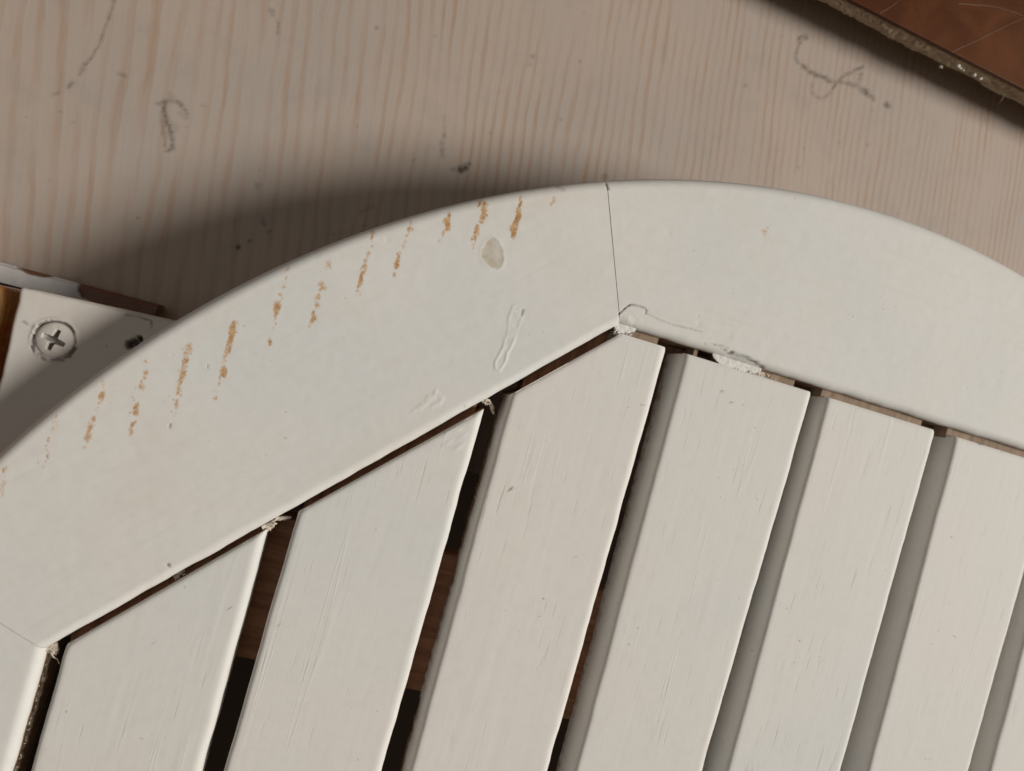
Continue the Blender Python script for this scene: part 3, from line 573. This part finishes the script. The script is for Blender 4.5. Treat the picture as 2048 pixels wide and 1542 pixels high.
    s = link('slat', tube_mesh('slat', P, {'raw': raw, 'dark': dark}), M['slat'], top)
    sharp_by_angle(s, 55)
    slats.append(s)
    # tongue of bare wood at each end, running into the groove of the rim
    spans = {2: [(x0 + .05, V2X - .002), (V2X + .002, x1 - .035)], 3: [(x0 + .06, 3.075), (3.20, x1 - .05)]}.get(i, [(x0 + .004, x1 - .05)])
    if i < 2: spans = [(x0 + .003, x1 - .03)]
    for sgn in (1, -1):
        for a, b in spans:
            n_ = 5
            cxs = list(np.linspace(a, b, n_))
            if a < V2X < b: cxs.append(V2X)
            if a < 2 * CX - V2X < b: cxs.append(2 * CX - V2X)
            cxs = sorted(cxs); n_ = len(cxs)
            ye = slat_end(np.array(cxs), d2, d3)
            pts = [(x, (y - .02)) for x, y in zip(cxs, ye)] + [(x, y + .16) for x, y in zip(cxs[::-1], ye[::-1])]
            if sgn < 0: pts = [(x, 2 * CY - y) for x, y in pts]
            tn = prism('tenon', pts, -0.21, -0.085, M['raw'] if b <= V2X or a >= 2 * CX - V2X else M['tan'], s)  # shade-toned copy at the slanted rim edges, lit-toned copy elsewhere

for sg in (1, -1):
    y0, y1 = (-1.535, -0.66) if sg > 0 else (2 * CY + 0.66, 2 * CY + 1.535)
    prism('cross_batten', [(0.10, y0), (8.5, y0), (8.5, y1), (0.10, y1)], -0.50, ST - 0.004, M['rawx'], top, 0.012)

# lumps of filler and torn paint that bridge the joint between rim and slats
def burr(name, pts_a, pts_b, z, amp, seed, mat='burr', raw=0.0, n=40, m=9, droop=0.0, lens=False):
    """lumpy ribbon between two polylines, with real thickness"""
    def res(p):
        p = np.array(p, float); s = np.concatenate([[0], np.cumsum(np.hypot(*np.diff(p, axis=0).T))]); q = np.linspace(0, s[-1], n)
        return np.stack([np.interp(q, s, p[:, 0]), np.interp(q, s, p[:, 1])], 1)
    A, Bq = res(pts_a), res(pts_b)
    v = np.linspace(0, 1, m)
    if lens:        # torn ends: the ribbon narrows raggedly to nothing
        wv = np.sin(np.linspace(0.05, math.pi - 0.05, n)) ** 0.55 * (0.65 + 0.6 * fbm(np.arange(n) * 0.22, np.zeros(n), seed + 3, 3))
        Bq = A + (Bq - A) * np.clip(wv, 0.04, 1.12)[:, None]
    P = A[:, None] * (1 - v)[None, :, None] + Bq[:, None] * v[None, :, None]
    X, Y = P[..., 0], P[..., 1]
    jag = (fbm(np.arange(n) * 0.38, np.arange(n) * 0 + seed, seed, 2) - 0.5)[:, None] * v[None] ** 2
    dv = (Bq - A)
    X = X + jag * dv[:, 0:1] * 0.8; Y = Y + jag * dv[:, 1:2] * 0.8
    tip = np.sin(np.linspace(0, math.pi, n))[:, None] ** 0.5
    Z = z + (fbm(X * 40, Y * 40, seed, 3) - 0.5) * amp - droop * v[None] ** 2
    lo = Z - 0.045 * tip - 0.004
    V = np.concatenate([np.stack([X, Y, Z], -1).reshape(-1, 3), np.stack([X, Y, lo], -1).reshape(-1, 3)])
    F = grid_faces(n, m); k = n * m
    ring = np.concatenate([np.arange(m), np.arange(1, n) * m + m - 1, (n - 1) * m + np.arange(m - 2, -1, -1), np.arange(n - 2, 0, -1) * m])
    i = np.arange(len(ring)); j = (i + 1) % len(ring)
    F = np.vstack([F, F[:, ::-1] + k, np.stack([ring[j], ring[i], ring[i] + k, ring[j] + k], -1)])
    at = {'raw': np.full(2 * k, raw)}
    return link(name, mesh_np(name, V, F, at), M[mat], top)

burr('paint_filler', [(2.455, 1.015), (2.52, 1.02), (2.62, 1.012)], [(2.46, 0.95), (2.52, 0.935), (2.615, 0.938)], -0.030, 0.008, 3, 'rim', n=50, lens=True)
burr('paint_filler', [(3.15, 1.006), (3.30, 1.006), (3.50, 1.004)], [(3.16, 0.930), (3.30, 0.928), (3.50, 0.932)], -0.030, 0.006, 5, 'rim', n=70, lens=True)
burr('paint_filler', [(3.40, 0.985), (3.48, 0.985), (3.58, 0.985)], [(3.40, 0.935), (3.48, 0.936), (3.58, 0.940)], -0.055, 0.03, 8, 'burr', 0.35, n=60, lens=True)
burr('paint_burr', [(0.80, -0.680), (0.835, -0.655), (0.86, -0.63)], [(0.82, -0.71), (0.845, -0.70), (0.87, -0.665)], -0.05, 0.025, 11, n=24, m=7)
burr('paint_burr', [(0.862, -0.618), (0.90, -0.607), (0.945, -0.597)], [(0.862, -0.640), (0.90, -0.630), (0.945, -0.608)], -0.07, 0.02, 12, n=22, m=6)
burr('paint_burr', [(1.815, 0.345), (1.84, 0.350), (1.865, 0.352)], [(1.825, 0.32), (1.848, 0.318), (1.872, 0.322)], -0.05, 0.025, 14, n=20, m=8)
burr('paint_burr', [(1.865, 0.345), (1.885, 0.315), (1.915, 0.27)], [(1.880, 0.345), (1.905, 0.318), (1.925, 0.272)], -0.09, 0.02, 15, n=22, m=5)
burr('paint_burr', [(0.40, -1.045), (0.42, -1.025), (0.45, -1.0)], [(0.43, -1.085), (0.45, -1.065), (0.475, -1.035)], -0.075, 0.02, 17, n=18, m=7)
burr('paint_burr', [(-0.105, -1.60), (-0.108, -1.9), (-0.112, -2.5)], [(-0.085, -1.60), (-0.088, -1.9), (-0.096, -2.5)], -0.10, 0.02, 19, n=150, m=5, raw=0.25)
burr('paint_burr', [(-0.10, -1.565), (-0.085, -1.555), (-0.06, -1.54)], [(-0.095, -1.61), (-0.065, -1.60), (-0.04, -1.585)], -0.055, 0.03, 21, n=22, m=8, raw=0.2)
def fibre(pts, r, mat, parent, name):
    p = np.array(pts, float); n = 5
    V = []; 
    for i in range(len(p)):
        t = p[min(i + 1, len(p) - 1)] - p[max(i - 1, 0)]; t /= np.linalg.norm(t)
        a = np.cross(t, (0, 0.3, 1)); a /= np.linalg.norm(a); b = np.cross(t, a)
        rr = r * (1 - 0.6 * i / (len(p) - 1))
        for q in range(n):
            an = 2 * math.pi * q / n
            V.append(p[i] + rr * (math.cos(an) * a + math.sin(an) * b))
    return link(name, mesh_np(name, V, grid_faces(len(p), n, True)), M[mat], parent)
fibre([(-0.075, -1.595, -.05), (-0.055, -1.615, -.045), (-0.035, -1.628, -.055), (-0.018, -1.65, -.05)], 0.005, 'burr', top, 'splinter')
rg = np.random.default_rng(33)
def tuft(cx_, cy_, n, spread, z, L, ang, mat='burr'):
    for _ in range(n):
        x, y = cx_ + rg.normal(0, spread[0]), cy_ + rg.normal(0, spread[1])
        a = ang + rg.normal(0, 0.5); l = L * rg.uniform(0.5, 1.2)
        fibre([(x, y, z), (x + l * .5 * math.cos(a), y + l * .5 * math.sin(a), z + rg.uniform(0, .02)), (x + l * math.cos(a), y + l * math.sin(a), z + rg.uniform(-.03, .02))], rg.uniform(.0025, .005), mat, top, 'splinter')
tuft(2.54, 0.955, 12, (.04, .008), -0.03, 0.03, -2.0, 'rim')
tuft(3.50, 0.975, 14, (.055, .008), -0.04, 0.035, -1.9, 'burr')
tuft(1.85, 0.325, 5, (.010, .010), -0.045, 0.022, -0.6)
tuft(0.85, -0.655, 6, (.014, .010), -0.045, 0.024, 0.0)
tuft(0.435, -1.045, 4, (.012, .010), -0.06, 0.02, 0.8)
tuft(-0.08, -1.58, 5, (.012, .014), -0.04, 0.024, -0.7)
for q in range(30):
    y = rg.uniform(-2.5, -1.6); tuft(-0.09, y, 1, (.003, .003), -0.08, 0.013, rg.normal(0, .4))
for q in range(16):
    y = rg.uniform(-0.5, 0.25); tuft(1.992 - .003, y, 1, (.002, .002), -0.2, 0.014, math.pi + rg.normal(0, .4))

# ------------------------------------------------------------------ painted plank with screw, at the left under the rim
pl = thing('painted_plank', 'white painted plank end with a cross-head screw, half under the round tabletop', 'plank')
def plank():
    o0 = np.array([-0.818, 0.247]); th = math.radians(3.2)
    ex = np.array([math.cos(th), math.sin(th)]); ey = np.array([math.sin(th), -math.cos(th)])
    ey = np.array([0.061, -0.998])
    L, Wd, bv = 1.38, 1.9, 0.022
    ang = np.linspace(0, math.pi / 2, 5)
    pr = [(0.0, -0.58), (0.0, -0.42)] + [(bv - bv * math.cos(a), -0.33 - bv + bv * math.sin(a)) for a in ang]
    pr += [(x, -0.33) for x in np.linspace(bv, L - bv, 232)[1:-1]]
    pr += [(L - bv + bv * math.sin(a), -0.33 - bv + bv * math.cos(a)) for a in ang] + [(L, -0.58)]
    u = np.array([q[0] for q in pr]); z = np.array([q[1] for q in pr])
    v = np.concatenate([[0.0, 0.003, 0.008, 0.015], np.linspace(0.022, 0.75, 130), np.linspace(0.75, Wd, 12)[1:]])
    dzv = np.concatenate([[-0.022, -0.012, -0.006, -0.0015], np.zeros(len(v) - 4)])
    U, Vv = np.meshgrid(u, v); Z = np.repeat(z[None], len(v), 0)
    Z = np.where(Z > -0.4, Z + dzv[:, None], Z)
    X = o0[0] + ex[0] * U + ey[0] * Vv; Y = o0[1] + ex[1] * U + ey[1] * Vv
    X = X + (fbm(Y * 6, Y * 0, 7, 3) - .5) * .014 * (U < 0.03); Y = Y + (fbm(X * 5, X * 0, 8, 3) - .5) * .014 * (Vv < 0.02)
    sx, sy = SCREW[0]
    r = np.hypot(X - sx, Y - sy); an = np.arctan2(Y - sy, X - sx)
    rr = 0.108 + 0.012 * (fbm(an * 3 + 9, an * 0, 5, 3) - .5) + 0.006 * np.cos(an + 1.9)
    ringm = np.exp(-((r - rr) / 0.0075) ** 2) * (0.25 + 0.75 * smooth(0.35, 0.62, fbm(an * 2.2 + 4, r * 3, 15, 2)) )
    ringm += 0.8 * np.exp(-((r - rr - 0.012) / 0.005) ** 2) * smooth(0.5, 0.66, fbm(an * 4 + 2, r * 0, 25, 2))
    top_ = Z > -0.36
    dark = np.maximum(line_mask(X, Y, PLANK_LINES, .6, 3), np.clip(ringm, 0, .85)) * top_
    hole = spot_mask(X, Y, HOLE, 6, .5) * top_
    dark = np.maximum(dark, hole)
    rim_ = np.exp(-((r - 0.118) / 0.010) ** 2)
    Z = Z - top_ * 0.07 * smooth(0.098, 0.088, r)
    Z = Z + top_ * (-0.05 * hole - 0.012 * np.clip(ringm, 0, 1) + 0.006 * rim_ + (fbm(X * 9, Y * 9, 44, 3) - .5) * .004)
    o = link('board', tube_mesh('board', np.stack([X, Y, Z], -1), {'dark': dark}), M['plank'], pl)
    sharp_by_angle(o, 55)
    # screw head: low dome with a cross-shaped recess
    rr = np.concatenate([np.linspace(0.0006, 0.068, 34), np.linspace(0.071, 0.098, 10), [0.100, 0.101]])
    aa = np.linspace(0, 2 * math.pi, 120, endpoint=False)
    Rr, Aa = np.meshgrid(rr, aa, indexing='ij')
    x = Rr * np.cos(Aa); y = Rr * np.sin(Aa)
    zz = 0.030 * (1 - (Rr / 0.101) ** 2) ** 0.5 * 1.0
    zz = np.where(Rr > 0.0995, np.where(Rr > 0.1005, -0.03, 0.0), zz)
    q = math.radians(-12)
    xr = x * math.cos(q) + y * math.sin(q); yr = -x * math.sin(q) + y * math.cos(q)
    def arm(a, b): return smooth(0.021, 0.012, np.abs(b) * 1.0 + 0.12 * np.abs(a)) * smooth(0.066, 0.052, np.abs(a))
    cr = np.maximum(arm(xr, yr), arm(yr, xr))
    zz = zz - 0.07 * cr * (1 - 0.35 * Rr / 0.066) + (fbm(x * 40 + 3, y * 40, 3, 2) - .5) * .003
    V = np.stack([sx + x, sy + y, -0.334 + zz], -1).reshape(-1, 3)
    F = grid_faces(len(rr), len(aa), True)
    link('screw', mesh_np('screw', V, F, {'dark': (cr * 0.4).ravel()}), M['plank'], pl)
    prism('support_block', [(-0.5, 0.17), (0.45, 0.22), (0.47, -0.19), (-0.48, -0.19)], -1.0, -0.58, M['rawx'], pl, 0.01)
plank()

# narrow strip lying on the pine behind the plank: brown wood with white paint slopped over it
def strip():
    x = np.linspace(-4.0, -0.240, 420)
    v = np.linspace(0, 1, 40)
    Xg, Vg = np.meshgrid(x, v, indexing='ij')
    yl = 0.225 + 0.02 * np.clip((Xg + 1.15), -3, 1); yu = 0.345 + 0.010 * np.clip(Xg + 1.15, -3, 1)
    Y = yl + (yu - yl) * Vg
    prof = -0.85 - 0.03 * smooth(0.8, 1.0, Vg)
    Z = prof + (fbm(Xg * 9, Y * 9, 3, 3) - .5) * .012
    edge_noise = (fbm(Xg * 10, Y * 10, 21, 3) - .5) * 0.03
    brown = poly_dist(Xg, Y, [(-1.10, 0.336), (-1.0, 0.37), (-0.89, 0.40), (-0.885, 0.345), (-0.92, 0.325), (-0.97, 0.322)]) + edge_noise
    brown = np.minimum(brown, poly_dist(Xg, Y, [(-0.735, 0.40), (-0.15, 0.42), (-0.15, 0.268), (-0.68, 0.268), (-0.715, 0.30)]) + edge_noise)
    raw = smooth(0.006, -0.006, brown)
    Z = Z - raw * 0.02
    n, m = Xg.shape; k = n * m
    V = np.stack([Xg, Y, Z], -1).reshape(-1, 3); Lo = V.copy(); Lo[:, 2] = -0.992
    ring = np.concatenate([np.arange(m), np.arange(1, n) * m + m - 1, (n - 1) * m + np.arange(m - 2, -1, -1), np.arange(n - 2, 0, -1) * m])
    low = V[ring].copy(); low[:, 2] = -0.992
    i = np.arange(len(ring)); j = (i + 1) % len(ring)
    F = np.vstack([grid_faces(n, m)[:, ::-1], np.stack([ring[i], ring[j], k + j, k + i], -1)[:, ::-1]])
    o = link('wooden_strip', mesh_np('wooden_strip', np.vstack([V, low]), F, {'bare': np.concatenate([raw.ravel(), np.full(len(ring), .6)])}), M['strip'])
    sharp_by_angle(o, 60)
    tag(o, 'narrow brown strip with white paint slopped over it behind the white plank', 'strip')
n = NT('slopped_white_on_brown')
c = n.coord()
wh = n.mix(n.noise(c, 60, 3), (0.52, 0.51, 0.50), (0.62, 0.60, 0.58))
br = n.mix(n.noise(n.coord((40, 500, 500)), 1, 4, 0.6), (0.12, 0.045, 0.022), (0.22, 0.095, 0.05))
M['strip'] = n.done(n.mix(n.attr('bare'), wh, br), 0.5, n.bump(n.noise(c, 300, 3), 0.3, 0.0003))
strip()

# varnished amber board left of the plank, across a dark gap
n = NT('amber_varnish')
g = n.noise(n.coord((500, 45, 500)), 1, 5, 0.6, 0.5)
big = n.noise(n.coord(), 70, 3, 0.6, 0.6)
col = n.mix(n.ramp(big, [(0.38, 0.0), (0.62, 1.0)]), (0.62, 0.17, 0.035), (0.74, 0.40, 0.11))
col = n.mix(n.ramp(g, [(0.45, 0.0), (0.7, 0.7)]), col, (0.16, 0.06, 0.02))
M['amber'] = n.done(col, 0.33, n.bump(g, 0.3, 0.0004), 0.5)
am = prism('varnished_board', [(-3.6, 0.06), (-0.97, 0.222), (-0.925, 0.222), (-0.912, 0.12), (-0.903, -0.08), (-0.898, -0.30), (-0.85, -1.6), (-3.6, -1.6)], -0.75, -0.45, M['amber'], None, 0.014)
tag(am, 'amber varnished wooden board at the far left beside the white plank', 'board')

# ------------------------------------------------------------------ brown panel, top right
bp = thing('brown_panel', 'brown varnished sheet panel with a frayed edge in the upper right corner', 'panel')
n = NT('brown_hardboard')
c = n.coord()
col = n.mix(n.ramp(n.noise(c, 42, 4, 0.6, 0.6), [(0.35, 0.0), (0.68, 1.0)]), (0.072, 0.023, 0.008), (0.125, 0.044, 0.016))
col = n.mix(n.ramp(n.noise(n.coord((60, 500, 60), rot=(0, 0, 0.3)), 1, 3), [(0.55, 0.0), (0.8, 0.35)]), col, (0.09, 0.035, 0.014))
M['panel'] = n.done(col, 0.42, n.bump(n.noise(c, 500, 3), 0.15, 0.0002), 0.15)
n = NT('frayed_core')
c = n.coord((90, 400, 700))
g = n.noise(c, 1, 4, 0.65, 0.5)
col = n.mix(n.ramp(g, [(0.3, 0.0), (0.7, 1.0)]), (0.24, 0.175, 0.105), (0.44, 0.34, 0.23))
M['core'] = n.done(col, n.ramp(n.noise(n.coord(), 300, 2), [(0.4, 0.25), (0.6, 0.8)]), n.bump(g, 0.8, 0.0006), 0.5)
P0 = np.array([3.693, 3.788]); DX = np.array([0.9983, -0.0588]); DY = np.array([0.0588, 0.9983])
def pp(a, b): return tuple(P0 + DX * a + DY * b)
prism('top_sheet', [pp(-3.5, 0.012), pp(6.0, 0.0), pp(6.0, 4.0), pp(-3.5, 4.0)], -0.617, -0.58, M['panel'], bp, 0.008)
def core():
    a = np.linspace(-3.5, 6.0, 1500); h = np.linspace(0, 1, 14)
    A, Hh = np.meshgrid(a, h, indexing='ij')
    fr = fbm(A * 7, Hh * 2, 5, 4)
    b = 0.012 - 0.030 * np.sin(Hh * 2.6) * fr - 0.022 * smooth(0.55, 0.75, fbm(A * 2.4, Hh * 0.6, 9, 3)) * Hh + (fbm(A * 40, Hh * 9, 3, 2) - .5) * 0.014
    z = -0.6175 - Hh * (0.118 + 0.05 * (fbm(A * 3.1, A * 0, 19, 3) - .4))
    X = P0[0] + DX[0] * A + DY[0] * b; Y = P0[1] + DX[1] * A + DY[1] * b
    n_, m_ = A.shape
    back_ = np.stack([P0[0] + DX[0] * A[:, -1] + DY[0] * 3.95, P0[1] + DX[1] * A[:, -1] + DY[1] * 3.95, np.full(n_, -0.735)], -1)
    backt = back_.copy(); backt[:, 2] = -0.6175
    P = np.concatenate([np.stack([X, Y, z], -1), back_[:, None], backt[:, None]], 1)
    o = link('core', tube_mesh('core', P, {}, flip=False), M['core'], bp)
    sharp_by_angle(o, 70)
core()
n = NT('white_glint'); M['glint'] = n.done((0.80, 0.78, 0.72), 0.08, None, 0.8)  # near-white glossy beads stand in for glints along the frayed edge
for a, b, z, r in [(1.045, -0.022, -.640, .012), (1.075, -0.024, -.650, .008), (1.205, -0.022, -.650, .011), (1.27, -0.02, -.655, .009), (.965, -0.030, -.725, .011), (1.11, -.02, -.66, .006)]:
    x, y = pp(a, b)
    ph = np.linspace(0.02, math.pi - 0.02, 8); th = np.linspace(0, 2 * math.pi, 10, endpoint=False)
    A, T = np.meshgrid(ph, th, indexing='ij')
    rr = r * (0.8 + 0.5 * vnoise(A * 2, T * 1.5, int(a * 1000)))
    V = np.stack([x + rr * np.sin(A) * np.cos(T) * 1.3, y + rr * np.sin(A) * np.sin(T), z + rr * np.cos(A) * .8], -1).reshape(-1, 3)
    link('glint_bead', mesh_np('glint_bead', V, grid_faces(8, 10, True)[:, ::-1]), M['glint'], bp)
M['fuzz'] = M['core']
for q in range(9):
    a = rg.uniform(-1.2, 2.2); x, y = pp(a, -0.008); z = rg.uniform(-.735, -.65)
    an = -1.6 + rg.normal(0, .7); l = rg.uniform(.02, .06)
    fibre([(x, y, z), (x + l * .5 * math.cos(an), y + l * .5 * math.sin(an), z - .01), (x + l * math.cos(an), y + l * math.sin(an), z - rg.uniform(.01, .05))], rg.uniform(.002, .004), 'core', bp, 'fibre')
prism('support_block', [pp(-3.0, 0.9), pp(5.5, 0.9), pp(5.5, 1.7), pp(-3.0, 1.7)], -1.0, -0.735, M['rawx'], bp, 0.01)

n = NT('pale_hair'); M['hair'] = n.done((0.32, 0.21, 0.15), 0.5)
def hair(pts, label, r=0.0013):
    p = np.array(pts, float); s = np.linspace(0, len(p) - 1, 26)
    # smooth the polyline
    q = np.stack([np.interp(s, np.arange(len(p)), p[:, i]) for i in range(3)], 1)
    for _ in range(6): q[1:-1] = (q[:-2] + 2 * q[1:-1] + q[2:]) / 4
    o = fibre([tuple(v) for v in q], r, 'hair', None, 'hair_strand')
    tag(o, label, 'hair', 'hairs on the brown panel')
hair([(4.60, 3.735, -.576), (4.797, 3.909, -.574), (5.063, 4.158, -.574), (5.35, 4.36, -.576)], 'longest pale hair, slanting across the brown panel to its right')
hair([(3.95, 3.785, -.576), (4.03, 3.87, -.574), (4.10, 3.98, -.576)], 'short pale hair near the left end of the brown panel')
hair([(4.55, 4.09, -.576), (4.845, 4.184, -.574), (5.105, 4.214, -.574), (5.4, 4.17, -.576)], 'pale hair bowed along the top of the brown panel')
